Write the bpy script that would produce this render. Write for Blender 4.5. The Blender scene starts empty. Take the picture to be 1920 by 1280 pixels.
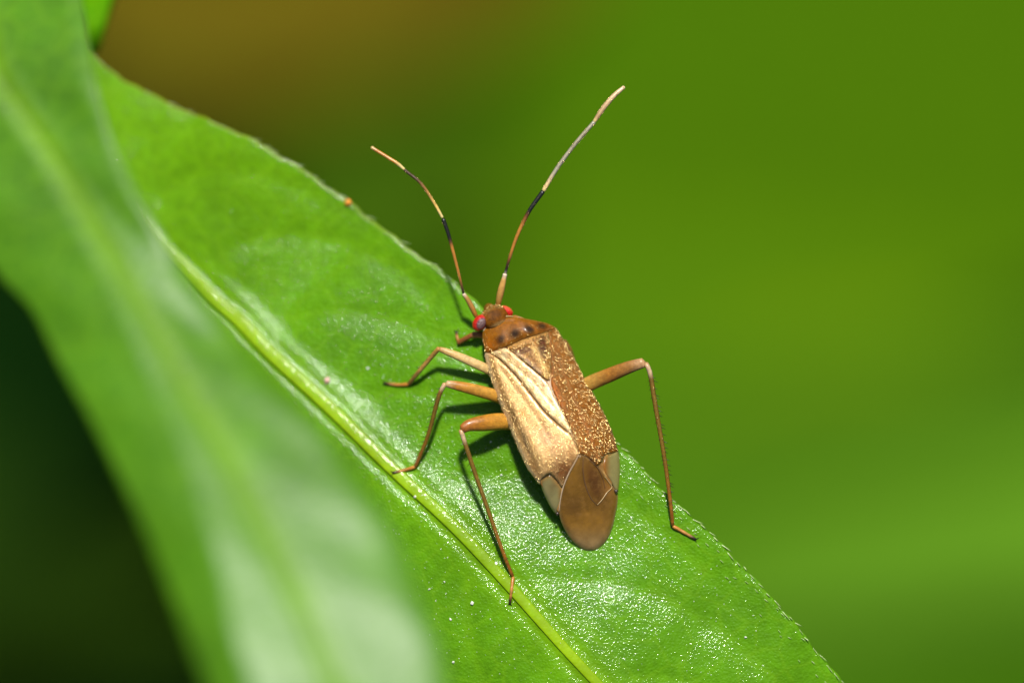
import bpy, bmesh, math, random
import numpy as np
from mathutils import Vector, Matrix
from mathutils.geometry import delaunay_2d_cdt
random.seed(7)
rng = np.random.default_rng(11)
S = bpy.context.scene
C = S.collection
S.unit_settings.scale_length = 0.001        # one unit is one millimetre

# ------------------------------------------------------------------ camera, light, exposure
CAM_D = 80.0                                 # macro lens 80 mm above the insect
MM = 22.0 / 1920.0                           # millimetres per photo pixel in the focus plane
cam = bpy.data.cameras.new('camera')
cam.sensor_width = 360.0
cam.lens = 360.0 * CAM_D / 22.0
cam.clip_start = 1.0
cam.clip_end = 20000.0
cam.dof.use_dof = True
cam.dof.focus_distance = CAM_D - 0.02
APERTURE = 5.6                               # mm, diameter
cam.dof.aperture_fstop = cam.lens * 1e-3 / APERTURE
cam_o = bpy.data.objects.new('camera', cam); C.objects.link(cam_o)
cam_o.location = (0, 0, CAM_D)
S.camera = cam_o

SUN_EL, SUN_AZ = math.radians(54), math.radians(4)     # light comes from the top of the picture
Ldir = Vector((math.sin(SUN_AZ) * math.cos(SUN_EL), math.cos(SUN_AZ) * math.cos(SUN_EL), math.sin(SUN_EL)))
w = bpy.data.worlds.new('World'); S.world = w; w.use_nodes = True
nt = w.node_tree; nt.nodes.clear()
sky = nt.nodes.new('ShaderNodeTexSky'); sky.sky_type = 'NISHITA'; sky.sun_disc = False
sky.sun_elevation = SUN_EL; sky.sun_rotation = SUN_AZ
bg = nt.nodes.new('ShaderNodeBackground'); bg.inputs[1].default_value = 0.05
wo = nt.nodes.new('ShaderNodeOutputWorld')
nt.links.new(sky.outputs[0], bg.inputs[0]); nt.links.new(bg.outputs[0], wo.inputs[0])
sun = bpy.data.lights.new('sun', 'SUN'); sun.energy = 4.6; sun.angle = math.radians(5); sun.color = (1.0, 0.965, 0.9)
so = bpy.data.objects.new('sun', sun); C.objects.link(so)
so.rotation_euler = Ldir.to_track_quat('Z', 'Y').to_euler()
S.view_settings.view_transform = 'Standard'; S.view_settings.look = 'None'
S.view_settings.exposure = 0.35; S.view_settings.gamma = 1.0; S.view_settings.use_curve_mapping = False
S.cycles.use_denoising = True
S.cycles.use_adaptive_sampling = False
S.cycles.max_bounces = 8; S.cycles.transparent_max_bounces = 12
S.cycles.sample_clamp_indirect = 4.0

# ------------------------------------------------------------------ helpers
def W(px, py, z):
    """photo pixel -> millimetres, for a point that lies z mm above the focus plane"""
    k = (CAM_D - z) / CAM_D * MM
    return Vector(((px - 960) * k, (640 - py) * k, z))

def lerp(pts, x):
    if x <= pts[0][0]: return pts[0][1]
    for (a, va), (b, vb) in zip(pts, pts[1:]):
        if x <= b: 
            t = (x - a) / (b - a)
            return va + (vb - va) * t
    return pts[-1][1]

def smooth_pts(pts):
    """monotone-ish smooth 1-D table (Catmull-Rom) returned as a dense table"""
    xs = [p[0] for p in pts]; ys = [p[1] for p in pts]; n = len(pts)
    m = []
    for i in range(n):
        if i == 0: m.append((ys[1]-ys[0])/(xs[1]-xs[0]))
        elif i == n-1: m.append((ys[-1]-ys[-2])/(xs[-1]-xs[-2]))
        else: m.append((ys[i+1]-ys[i-1])/(xs[i+1]-xs[i-1]))
    X, Y = [], []
    for i in range(n-1):
        h = xs[i+1]-xs[i]
        for k in range(24):
            t = k/24
            X.append(xs[i]+t*h)
            Y.append((2*t**3-3*t*t+1)*ys[i]+(t**3-2*t*t+t)*h*m[i]+(-2*t**3+3*t*t)*ys[i+1]+(t**3-t*t)*h*m[i+1])
    X.append(xs[-1]); Y.append(ys[-1])
    return np.array(X), np.array(Y)
class Tab:
    def __init__(s, pts): s.X, s.Y = smooth_pts(pts)
    def __call__(s, x): return float(np.interp(x, s.X, s.Y))

def curve(pts, n, closed=False):
    """Catmull-Rom through points of any dimension, resampled evenly to n points"""
    P = [np.array(p, float) for p in pts]
    out = []
    m = len(P)
    rngi = range(m) if closed else range(m-1)
    for i in rngi:
        if closed: p0, p1, p2, p3 = P[i-1], P[i], P[(i+1) % m], P[(i+2) % m]
        else:
            p1, p2 = P[i], P[i+1]
            p0 = P[i-1] if i > 0 else 2*p1-p2
            p3 = P[i+2] if i+2 < m else 2*p2-p1
        for k in range(16):
            t = k/16
            out.append(0.5*((2*p1)+(-p0+p2)*t+(2*p0-5*p1+4*p2-p3)*t*t+(-p0+3*p1-3*p2+p3)*t**3))
    if not closed: out.append(P[-1])
    else: out.append(out[0])
    out = np.array(out)
    seg = np.linalg.norm(np.diff(out[:, :2], axis=0), axis=1) if out.shape[1] == 2 else np.linalg.norm(np.diff(out, axis=0), axis=1)
    L = np.concatenate([[0], np.cumsum(seg)])
    tt = np.linspace(0, L[-1], n+1)[:-1] if closed else np.linspace(0, L[-1], n)
    return np.stack([np.interp(tt, L, out[:, d]) for d in range(out.shape[1])], axis=1)

def dist_poly(p, poly):
    """distance from 2-D points p (N,2) to a polyline; also nearest segment index, t and side"""
    p = np.atleast_2d(p); A = poly[:-1]; B = poly[1:]
    d = B-A; L2 = (d**2).sum(1)
    t = np.clip(((p[:, None]-A[None])*d[None]).sum(2)/L2[None], 0, 1)
    q = A[None]+t[..., None]*d[None]
    dd = np.sqrt(((p[:, None]-q)**2).sum(2))
    i = dd.argmin(1); r = np.arange(len(p))
    cross = d[i, 0]*(p[:, 1]-A[i, 1])-d[i, 1]*(p[:, 0]-A[i, 0])
    return dd[r, i], i, t[r, i], np.sign(cross)

def link(name, me, mat, parent=None, smooth=True):
    if mat is not None: me.materials.append(mat)
    if smooth: me.polygons.foreach_set('use_smooth', [True]*len(me.polygons))
    o = bpy.data.objects.new(name, me); C.objects.link(o)
    if parent is not None: o.parent = parent
    return o

def set_col(me, cols):
    a = me.color_attributes.new('PigmentAndLight', 'FLOAT_COLOR', 'POINT')
    flat = np.ones((len(cols), 4), dtype=np.float32); flat[:, :3] = np.array(cols, dtype=np.float32)
    a.data.foreach_set('color', flat.ravel())

def mesh_from(name, V, F):
    me = bpy.data.meshes.new(name); me.from_pydata([tuple(v) for v in V], [], F); me.update()
    return me

def mixc(a, b, t):
    t = max(0.0, min(1.0, t)); return tuple(a[i]*(1-t)+b[i]*t for i in range(3))
def sstep(a, b, x):
    t = max(0.0, min(1.0, (x-a)/(b-a))); return t*t*(3-2*t)

def thing(name, label, cat, loc=(0, 0, 0), group=None):
    o = bpy.data.objects.new(name, None); C.objects.link(o); o.location = loc
    o.empty_display_size = 1
    o['label'] = label; o['category'] = cat
    if group: o['group'] = group
    return o

# ------------------------------------------------------------------ materials
def new_mat(name):
    m = bpy.data.materials.new(name); m.use_nodes = True
    n = m.node_tree.nodes; p = n['Principled BSDF']
    return m, n, m.node_tree.links, p
def nz(n, l, scale, detail=3, rough=.55, coord=None, out='Fac'):
    t = n.new('ShaderNodeTexNoise'); t.inputs['Scale'].default_value = scale
    t.inputs['Detail'].default_value = detail; t.inputs['Roughness'].default_value = rough
    if coord is not None: l.new(coord, t.inputs['Vector'])
    return t.outputs[out]
def coords(n):
    return n.new('ShaderNodeTexCoord').outputs['Object']
def mapr(n, l, v, a, b, c, d):
    m = n.new('ShaderNodeMapRange'); l.new(v, m.inputs[0])
    for i, x in enumerate((a, b, c, d)): m.inputs[i+1].default_value = x
    return m.outputs[0]
def math_(n, l, op, a, b):
    m = n.new('ShaderNodeMath'); m.operation = op
    for i, x in enumerate((a, b)):
        if isinstance(x, (int, float)): m.inputs[i].default_value = x
        else: l.new(x, m.inputs[i])
    return m.outputs[0]
def mixrgb(n, l, fac, a, b, mode='MIX'):
    m = n.new('ShaderNodeMix'); m.data_type = 'RGBA'; m.blend_type = mode
    if isinstance(fac, (int, float)): m.inputs[0].default_value = fac
    else: l.new(fac, m.inputs[0])
    for k, x in ((6, a), (7, b)):
        if isinstance(x, tuple): m.inputs[k].default_value = (*x, 1)
        else: l.new(x, m.inputs[k])
    return m.outputs[2]

def leaf_mat(name, tint=(1, 1, 1), rough=.5, spec=.12, coat=.6, coat_rough=.10, bump=.6, cell=17.0, trans=.25, glints=True):
    m, n, l, p = new_mat(name)
    co = coords(n)
    at = n.new('ShaderNodeAttribute'); at.attribute_name = 'PigmentAndLight'
    big = mapr(n, l, nz(n, l, .55, 3, coord=co), .3, .7, .86, 1.14)
    mid = mapr(n, l, nz(n, l, 4.5, 4, .6, coord=co), .3, .7, .86, 1.14)
    f = math_(n, l, 'MULTIPLY', big, mid)
    cmb = n.new('ShaderNodeCombineColor'); l.new(f, cmb.inputs[0]); l.new(f, cmb.inputs[1]); l.new(f, cmb.inputs[2])
    c = mixrgb(n, l, 1.0, at.outputs['Color'], cmb.outputs[0], 'MULTIPLY')
    ve = n.new('ShaderNodeTexVoronoi'); ve.feature = 'DISTANCE_TO_EDGE'; ve.inputs['Scale'].default_value = 1.5
    wv = mixrgb(n, l, .12, co, nz(n, l, 1.6, 3, coord=co, out='Color')); l.new(wv, ve.inputs['Vector'])
    c = mixrgb(n, l, mapr(n, l, ve.outputs['Distance'], 0, .07, .22, 0), c, (.20, .42, .004))
    c = mixrgb(n, l, 1.0, c, tint, 'MULTIPLY')
    l.new(c, p.inputs['Base Color'])
    p.inputs['Roughness'].default_value = rough
    p.inputs['Specular IOR Level'].default_value = spec
    p.inputs['Coat Weight'].default_value = coat; p.inputs['Coat Roughness'].default_value = coat_rough
    # papillae: tiny rounded cells
    vo = n.new('ShaderNodeTexVoronoi'); vo.feature = 'SMOOTH_F1'; vo.inputs['Scale'].default_value = cell
    vo.inputs['Smoothness'].default_value = .5; l.new(co, vo.inputs['Vector'])
    h1 = mapr(n, l, vo.outputs['Distance'], 0, .8, 1, 0)
    h2 = nz(n, l, cell*1.7, 2, .5, coord=co)
    h3 = nz(n, l, cell*.16, 3, .6, coord=co)
    h = math_(n, l, 'ADD', math_(n, l, 'MULTIPLY', h1, .55), math_(n, l, 'MULTIPLY', h2, .6))
    h = math_(n, l, 'ADD', h, math_(n, l, 'MULTIPLY', h3, .9))
    b = n.new('ShaderNodeBump'); b.inputs['Strength'].default_value = bump; b.inputs['Distance'].default_value = .42/cell
    l.new(h, b.inputs['Height'])
    l.new(b.outputs[0], p.inputs['Normal']); l.new(b.outputs[0], p.inputs['Coat Normal'])
    tr = n.new('ShaderNodeBsdfTranslucent')
    l.new(mixrgb(n, l, 1.0, c, (1.3, 1.25, .5), 'MULTIPLY'), tr.inputs[0])
    mx = n.new('ShaderNodeMixShader'); mx.inputs[0].default_value = trans
    l.new(p.outputs[0], mx.inputs[1]); l.new(tr.outputs[0], mx.inputs[2])
    l.new(mx.outputs[0], n['Material Output'].inputs[0])
    return m

def cuticle(name, rough=.35, spec=.5, metal=0.0, coat=.0, coat_rough=.15, bump=.25, scale=22, var=.25, alpha=1.0, sheen=0, stretch=None, sss=0.0, tint2=None, t2=.7):
    m, n, l, p = new_mat(name)
    co = coords(n)
    if stretch:
        mp = n.new('ShaderNodeMapping'); mp.inputs['Rotation'].default_value = (0, 0, stretch[0]); mp.inputs['Scale'].default_value = stretch[1]
        l.new(co, mp.inputs[0]); co2 = mp.outputs[0]
    else: co2 = co
    at = n.new('ShaderNodeAttribute'); at.attribute_name = 'PigmentAndLight'
    a = nz(n, l, scale*.45, 4, .65, coord=co2)
    f = mapr(n, l, a, .3, .7, 1-var, 1+var)
    cmb = n.new('ShaderNodeCombineColor')
    for i in range(3): l.new(f, cmb.inputs[i])
    c = mixrgb(n, l, 1.0, at.outputs['Color'], cmb.outputs[0], 'MULTIPLY')
    if tint2:
        g = mapr(n, l, nz(n, l, 6, 4, .7, coord=co), .5, .75, 0, t2)
        c = mixrgb(n, l, g, c, tint2)
    l.new(c, p.inputs['Base Color'])
    p.inputs['Roughness'].default_value = rough; p.inputs['Specular IOR Level'].default_value = spec
    p.inputs['Metallic'].default_value = metal
    p.inputs['Coat Weight'].default_value = coat; p.inputs['Coat Roughness'].default_value = coat_rough
    p.inputs['Sheen Weight'].default_value = sheen; p.inputs['Sheen Tint'].default_value = (1, .8, .5, 1)
    if sss:
        p.inputs['Subsurface Weight'].default_value = sss; p.inputs['Subsurface Scale'].default_value = .12
        p.inputs['Subsurface Radius'].default_value = (1, .45, .15)
    p.inputs['Alpha'].default_value = alpha
    h = nz(n, l, scale, 3, .6, coord=co2)
    b = n.new('ShaderNodeBump'); b.inputs['Strength'].default_value = bump; b.inputs['Distance'].default_value = .02
    l.new(h, b.inputs['Height']); l.new(b.outputs[0], p.inputs['Normal'])
    return m

# ------------------------------------------------------------------ the leaf under the insect: its height field
MIDRIB = curve([(60, -260), (100, -120), (120, 40), (130, 200), (190, 340), (262, 420), (320, 480), (358, 516), (396, 556), (440, 592), (500, 655), (620, 765), (735, 878), (850, 985),
                (950, 1092), (1050, 1205), (1115, 1275), (1250, 1420), (1420, 1600), (1600, 1790)], 220)
ZMID = Tab([(-300, -3.3), (-100, -2.9), (100, -3.2), (300, -2.8), (500, -2.15), (700, -1.3), (900, -.52), (1100, -.02), (1300, .2), (1500, .1), (1900, -1.0)])
F_TOP = Tab([(-500, -1.2), (-300, -.6), (-120, -.14), (-40, -.03), (0, 0), (30, -.07), (55, -.13), (140, -.10), (260, -.02), (400, .04), (600, -.5)])
F_UP = Tab([(-500, -1.2), (-300, -.6), (-120, -.14), (-40, -.03), (0, 0), (30, -.02), (100, .10), (200, .27), (320, .40), (450, .45), (600, .4)])
F_BOT = Tab([(-500, -1.0), (-300, -.45), (-120, -.12), (-40, -.03), (0, 0), (30, -.07), (100, -.22), (220, -.38), (340, -.40), (500, -.38), (700, -.6)])
def leaf_uv(P):
    d, i, t, s = dist_poly(P, MIDRIB)
    q = MIDRIB[i]+t[:, None]*(MIDRIB[i+1]-MIDRIB[i])
    return -s*d, q[:, 1], q[:, 0]          # u>0 on the upper-right side
VEINS = [curve(v, 40) for v in (
    [(960, 1100), (1040, 1085), (1130, 1092), (1230, 1120), (1330, 1170), (1420, 1240), (1480, 1300)],
    [(800, 935), (880, 900), (980, 890), (1080, 905), (1180, 950), (1270, 1020), (1330, 1080)],
    [(640, 785), (700, 745), (780, 735), (880, 755), (980, 800), (1060, 850)],
    [(490, 650), (550, 600), (630, 585), (730, 600), (830, 640), (900, 690)],
    [(370, 530), (430, 470), (520, 440), (620, 450), (720, 490), (800, 540)],
    [(280, 410), (330, 350), (410, 320), (500, 330), (590, 370)],
    [(1130, 1290), (1210, 1270), (1320, 1290), (1450, 1350)],
    [(900, 1040), (880, 1100), (880, 1180), (900, 1260), (960, 1380)],
    [(720, 865), (690, 920), (680, 1000), (700, 1100), (760, 1240)],
)]
def LZ_arr(P):
    P = np.atleast_2d(np.array(P, float))
    u, ym, xm = leaf_uv(P)
    z = np.interp(ym, ZMID.X, ZMID.Y)
    b = np.clip((ym-850)/220, 0, 1); b = b*b*(3-2*b)
    a = np.clip((650-ym)/200, 0, 1); a = a*a*(3-2*a)
    z = z+np.interp(u, F_TOP.X, F_TOP.Y)*(1-b-a)+np.interp(u, F_BOT.X, F_BOT.Y)*b+np.interp(u, F_UP.X, F_UP.Y)*a
    fade = np.clip((np.abs(u)-15)/50, 0, 1)
    for v in VEINS:
        d = dist_poly(P, v)[0]
        z = z-.03*np.exp(-(d/20.0)**2)*fade
    # gentle irregular swell of the blade
    x, y = P[:, 0], P[:, 1]
    z = z+fade*(.022*np.sin(x/47+y/83)+.016*np.sin(y/39-x/71+1)+.008*np.sin(x/21+y/29+2))
    # the midrib sits in a shallow groove
    z = z-.05*np.exp(-((np.abs(u)-17)/9.0)**2)
    return z
def LZ(px, py): return float(LZ_arr([(px, py)])[0])

GREEN = (.100, .285, .0005); GREEN_Y = (.135, .335, .0006); RIBC = (.26, .42, .002); GREEN_D = (.045, .19, .008)
RIGHT = [(90, -300), (110, -150), (130, 20), (150, 80), (180, 112), (230, 148), (330, 200), (450, 250), (560, 312), (660, 382), (750, 452), (840, 517), (905, 578), (1000, 672),
         (1080, 752), (1160, 832), (1250, 925), (1335, 1003), (1420, 1090), (1485, 1162), (1540, 1230), (1585, 1285), (1640, 1370), (1690, 1480), (1700, 1640), (1610, 1800)]
LEFT = [(30, -300), (60, -150), (85, 0), (100, 150), (135, 330), (200, 500), (285, 680), (400, 870), (520, 1040), (650, 1200), (790, 1370), (980, 1550), (1250, 1720), (1590, 1810)]

# ------------------------------------------------------------------ the plant
plant = thing('leafy_plant', 'glossy green plant whose sharp leaf carries the insect and whose blurred leaf hangs in front', 'plant')
M_leaf = leaf_mat('leaf_blade_green')
M_rib = leaf_mat('leaf_rib', bump=.22, coat=.2, cell=12, trans=.2)

def build_main_leaf():
    nv, nu = 460, 74
    R = curve(RIGHT, nv); Lf = curve(LEFT, nv); M = curve([tuple(p) for p in MIDRIB[::6]]+[tuple(MIDRIB[-1])], nv)
    jag = np.zeros(nv)
    for i in range(nv): jag[i] = 2.2*math.sin(i*.37)+1.6*math.sin(i*.83+1)+rng.normal()*.5
    P = []
    for i in range(nv):
        out = (R[i]-M[i]); out = out/np.linalg.norm(out)
        Ri = R[i]+out*jag[i]*.8
        for j in range(nu):
            t = (j/(nu-1))*2-1
            if t < 0: P.append(M[i]+(Lf[i]-M[i])*(abs(t)**1.15))
            else: P.append(M[i]+(Ri-M[i])*(t**1.15))
    P = np.array(P)
    z = np.concatenate([LZ_arr(P[k:k+4000]) for k in range(0, len(P), 4000)])
    u, ym, xm = leaf_uv(P)
    V = [W(p[0], p[1], zz) for p, zz in zip(P, z)]
    F = [(i*nu+j, i*nu+j+1, (i+1)*nu+j+1, (i+1)*nu+j) for i in range(nv-1) for j in range(nu-1)]
    F = [f[::-1] for f in F]
    me = mesh_from('leaf', V, F)
    if me.polygons[1000].normal.z < 0: me.flip_normals()
    dv = np.min([dist_poly(P, v)[0] for v in VEINS], axis=0)
    cols = []
    for k in range(len(P)):
        c = GREEN
        c = mixc(c, GREEN_Y, sstep(700, 250, P[k, 1])*.8)
        c = mixc(c, RIBC, math.exp(-(abs(u[k])/19.0)**2)*.95)
        c = mixc(c, GREEN_Y, math.exp(-(abs(u[k])/50.0)**2)*.75)
        c = mixc(c, GREEN_Y, math.exp(-(dv[k]/8.0)**2)*.5)
        cols.append(c)
    # reddish thin margin towards the base of the blade
    cols = np.array(cols).reshape(nv, nu, 3)
    for i in range(nv):
        yy = R[i][1]
        if yy < 620:
            for j in range(nu-1, nu): cols[i, j] = mixc(tuple(cols[i, j]), (.22, .13, .03), .4*sstep(620, 450, yy))
    set_col(me, cols.reshape(-1, 3))
    o = link('leaf', me, M_leaf, plant)
    sol = o.modifiers.new('thick', 'SOLIDIFY'); sol.thickness = .08; sol.offset = -1
    o['label'] = 'sharp green leaf with a yellow midrib under the insect'
    return o, R
main_leaf, REDGE = build_main_leaf()

def tube_mesh(name, pts, radii, cols=None, sides=10, flat=None, cap=True):
    """pts: list of Vector; radii per point; optional flattening (axis scale along world-ish side)"""
    n = len(pts); V = []; F = []; CC = []
    T = [(pts[min(i+1, n-1)]-pts[max(i-1, 0)]).normalized() for i in range(n)]
    up = Vector((0, 0, 1))
    N = (up-T[0]*up.dot(T[0]))
    if N.length < 1e-3: N = Vector((0, 1, 0))
    N.normalize()
    for i in range(n):
        N = (N-T[i]*N.dot(T[i])).normalized(); B = T[i].cross(N)
        for k in range(sides):
            a = 2*math.pi*k/sides
            r = radii[i]
            fz = flat if flat else 1.0
            V.append(pts[i]+N*(math.sin(a)*r*fz)+B*(math.cos(a)*r))
            if cols is not None: CC.append(cols[i])
    for i in range(n-1):
        for k in range(sides):
            a = i*sides+k; b = i*sides+(k+1) % sides
            F.append((a, b, b+sides, a+sides))
    if cap:
        for e, s in ((0, -1), (n-1, 1)):
            V.append(pts[e]+T[e]*s*radii[e]*.6)
            if cols is not None: CC.append(cols[e])
            c = len(V)-1
            for k in range(sides):
                a = e*sides+k; b = e*sides+(k+1) % sides
                F.append((b, a, c) if s < 0 else (a, b, c))
    me = mesh_from(name, V, F)
    if cols is not None: set_col(me, CC)
    bm = bmesh.new(); bm.from_mesh(me); bmesh.ops.recalc_face_normals(bm, faces=bm.faces); bm.to_mesh(me); bm.free()
    return me

# midrib: a low rounded ridge along the blade
def rib(path_px, zfun, width, parent, mat, col, lift=.0, n=260, name='midrib'):
    Pm = curve([tuple(p) for p in path_px], n)
    pts = []; rad = []
    for i, p in enumerate(Pm):
        r = width(i/(n-1), p)*MM
        pts.append(W(p[0], p[1], zfun(p[0], p[1])+lift-r*.125)); rad.append(r)
    cols = [mixc(col, (col[0]*.8, col[1]*.9, col[2]), .5+.5*math.sin(i*.11)*math.sin(i*.031)) for i in range(n)]
    me = tube_mesh(name, pts, rad, cols, sides=14, flat=.18)
    return link(name, me, mat, parent)
mr = rib([tuple(p) for p in MIDRIB[4::6]], LZ, lambda t, p: 13-5*max(0, (p[1]-700)/700), main_leaf, M_rib, RIBC)

# foreground leaf -----------------------------------------------------------
FG_MID = [(-70, -260), (-55, -100), (-30, 40), (0, 145), (60, 232), (120, 325), (172, 410), (240, 520), (292, 610), (340, 702), (400, 800), (470, 935), (560, 1120), (635, 1285), (720, 1480), (800, 1680)]
FG_R = [(70, -260), (120, -140), (150, -20), (165, 70), (180, 150), (205, 245), (245, 330), (292, 420), (350, 510), (430, 620), (530, 725), (640, 850), (730, 980), (795, 1120), (845, 1290), (900, 1500), (860, 1680)]
FG_L = [(-260, -260), (-260, -100), (-240, 60), (-200, 200), (-130, 330), (-60, 430), (0, 520), (60, 585), (115, 690), (175, 800), (225, 900), (275, 1010), (325, 1130), (385, 1285), (480, 1480), (700, 1680)]
FG_Z = Tab([(-300, 2.2), (-100, 2.2), (100, 3.6), (300, 4.9), (500, 6.2), (700, 7.4), (850, 8.3), (1000, 9.1), (1150, 9.8), (1300, 10.3), (1700, 10.9)])
M_fg = leaf_mat('leaf_blade_front', rough=.55, coat=.68, coat_rough=.42, bump=.2, cell=5, trans=.2, spec=.1)
M_fg.node_tree.nodes['Principled BSDF'].inputs['Coat IOR'].default_value = 1.55
GR = Tab([(-300, 45), (300, 45), (550, 55), (750, 85), (900, 135), (1050, 215), (1200, 290), (1700, 300)])
GL = Tab([(-300, 30), (300, 38), (550, 48), (750, 65), (900, 85), (1050, 115), (1200, 150), (1700, 180)])
def build_fg():
    nv, nu = 200, 60
    R = curve(FG_R, nv); Lf = curve(FG_L, nv); M = curve(FG_MID, nv)
    V = []; cols = []
    for i in range(nv):
        zc = FG_Z(M[i][1])
        for j in range(nu):
            t = (j/(nu-1))*2-1
            E = R[i] if t > 0 else Lf[i]
            a = abs(t)
            p = M[i]+(E-M[i])*a
            wpx = np.linalg.norm(E-M[i])
            d = a*wpx; g = GR(M[i][1]) if t > 0 else GL(M[i][1])
            near = min(d, g)+.0; far = max(0, d-g)
            soft = 18.0*math.exp(-((d-g)/30.0)**2)
            q = sstep(300, 640, M[i][1])
            if t > 0: dz = (-.12*near*q-.06*far*q+.10*far*(1-q))*MM+.30*(1-q)*d*MM-1.1*max(0, a-.8)**1.5
            else: dz = (.20*near*q-.34*far-.10*soft*q)*MM-.6*max(0, a-.6)**1.5
            dz -= .06*math.exp(-(d/14.0)**2)
            dz += .05*math.sin(i*.11+2*a)*a+.03*math.sin(i*.29-5*t)*a
            z = zc+dz
            V.append(W(p[0], p[1], z))
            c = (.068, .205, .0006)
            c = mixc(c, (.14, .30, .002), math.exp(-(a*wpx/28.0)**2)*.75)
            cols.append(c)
    F = [(i*nu+j, i*nu+j+1, (i+1)*nu+j+1, (i+1)*nu+j) for i in range(nv-1) for j in range(nu-1)]
    me = mesh_from('leaf', V, F)
    if me.polygons[3000].normal.z < 0: me.flip_normals()
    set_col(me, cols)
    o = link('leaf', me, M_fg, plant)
    sol = o.modifiers.new('thick', 'SOLIDIFY'); sol.thickness = .2; sol.offset = -1
    o['label'] = 'large blurred leaf close to the lens with pale shine, on the left'
    # midrib of the front leaf
    pts = []; rad = []
    for i in range(0, nv, 2):
        zc = FG_Z(M[i][1])-.33
        pts.append(W(M[i][0], M[i][1], zc+.22)); rad.append(.07)
    me2 = tube_mesh('midrib', pts, rad, [(.125, .29, .002)]*len(pts), sides=12, flat=.6)
    link('midrib', me2, M_rib, o)
    return o
fg_leaf = build_fg()

# general blade used for the other leaves
def blade(name, axis, width, mat, col, parent=None, sag=0.0, fold=.12, n=60, m=17, thick=.3, pw=.75, ribcol=None, wav=0.0, jag=0.0):
    """axis: list of Vector (mm) base->tip, width: half width mm at the widest"""
    A = curve([tuple(a) for a in axis], n)
    V = []; cols = []
    for i in range(n):
        t = i/(n-1)
        T = Vector(A[min(i+1, n-1)]-A[max(i-1, 0)]).normalized()
        B = T.cross(Vector((0, 0, 1))).normalized(); N = B.cross(T)
        wd = width*(math.sin(math.pi*min(1, t**.8))**pw+(.02 if pw < 1 else .006))*(1+jag*math.sin(t*55)*.06)
        for j in range(m):
            s = j/(m-1)*2-1
            h = fold*abs(s)*wd-sag*s*s*wd+wav*math.sin(t*17+s*2)*abs(s)
            V.append(Vector(A[i])+B*(s*wd)+N*h)
            c = mixc(col, ribcol or (col[0]*1.5, col[1]*1.3, col[2]), math.exp(-(abs(s)/.05)**2)*.8)
            vein = .5+.5*math.cos((t*22-abs(s)*4)*math.pi)
            cols.append(mixc(c, (c[0]*1.25, c[1]*1.15, c[2]), vein**6*.5))
    F = [(i*m+j, i*m+j+1, (i+1)*m+j+1, (i+1)*m+j) for i in range(n-1) for j in range(m-1)]
    me = mesh_from(name, V, F)
    if sum(p.normal.z for p in me.polygons) < 0: me.flip_normals()
    set_col(me, cols)
    o = link(name, me, mat, parent)
    sol = o.modifiers.new('thick', 'SOLIDIFY'); sol.thickness = thick; sol.offset = -1
    return o

M_far = leaf_mat('far_leaf', rough=.6, coat=.0, bump=.15, cell=.6, trans=.15, spec=.02)
# a third leaf of the plant: seen at the upper left corner, its big unseen part added to shade the lower left
lf3 = blade('leaf', [W(172, 96, -4.5), W(170, -10, -5), W(120, -420, -14), W(-150, -1500, -34), W(-500, -2700, -60), W(-800, -3600, -80)], 24, M_far,
            (.075, .25, .002), plant, fold=.1, n=140, pw=1.9)
lf3['label'] = 'bright green leaf of the plant entering at the upper left corner'
# stem of the plant, out of the frame at the upper left
spts = [W(40, -260, -3), W(20, -420, -12), W(-40, -700, -40), W(-80, -1100, -110), W(-60, -1500, -215)]
spts = [Vector(p) for p in curve([tuple(p) for p in spts], 40)]
link('stem', tube_mesh('stem', spts, [1.2+.02*i for i in range(40)], [(.10, .22, .02)]*40, sides=14), M_rib, plant)

# hairs along the blade margin and thinly on the blade ------------------------
def spikes(name, items, mat, parent, col=None):
    V = []; F = []; CC = []
    for base, tip, r, bend in items:
        d = tip-base; L = d.length
        if L < 1e-6: continue
        T = d/L; a = T.orthogonal().normalized(); b = T.cross(a)
        mid = base+d*.55+bend
        i0 = len(V)
        for c0, rr in ((base, r), (mid, r*.7)):
            for k in range(3):
                an = 2.094*k; V.append(c0+a*(math.cos(an)*rr)+b*(math.sin(an)*rr))
        V.append(tip)
        for k in range(3):
            k2 = (k+1) % 3
            F.append((i0+k, i0+k2, i0+3+k2, i0+3+k)); F.append((i0+3+k, i0+3+k2, i0+6))
        if col: CC += [col]*7
    me = mesh_from(name, V, F)
    if col: set_col(me, CC)
    o = link(name, me, mat, parent)
    o['kind'] = 'stuff'
    return o
def simple(name, col, rough=.4, metal=0, spec=.5, trans=0, alpha=1, vary=.25, scale=20):
    m, n, l, p = new_mat(name)
    co = coords(n); f = nz(n, l, scale, 2, coord=co)
    c = mixrgb(n, l, mapr(n, l, f, .3, .7, 0, 1), tuple(x*(1-vary) for x in col), tuple(min(1, x*(1+vary)) for x in col))
    l.new(c, p.inputs['Base Color']); p.inputs['Roughness'].default_value = rough
    p.inputs['Metallic'].default_value = metal; p.inputs['Specular IOR Level'].default_value = spec
    p.inputs['Transmission Weight'].default_value = trans; p.inputs['Alpha'].default_value = alpha
    return m
M_hair_w = simple('pale_hair', (.42, .55, .2), rough=.3, spec=.6)
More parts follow.
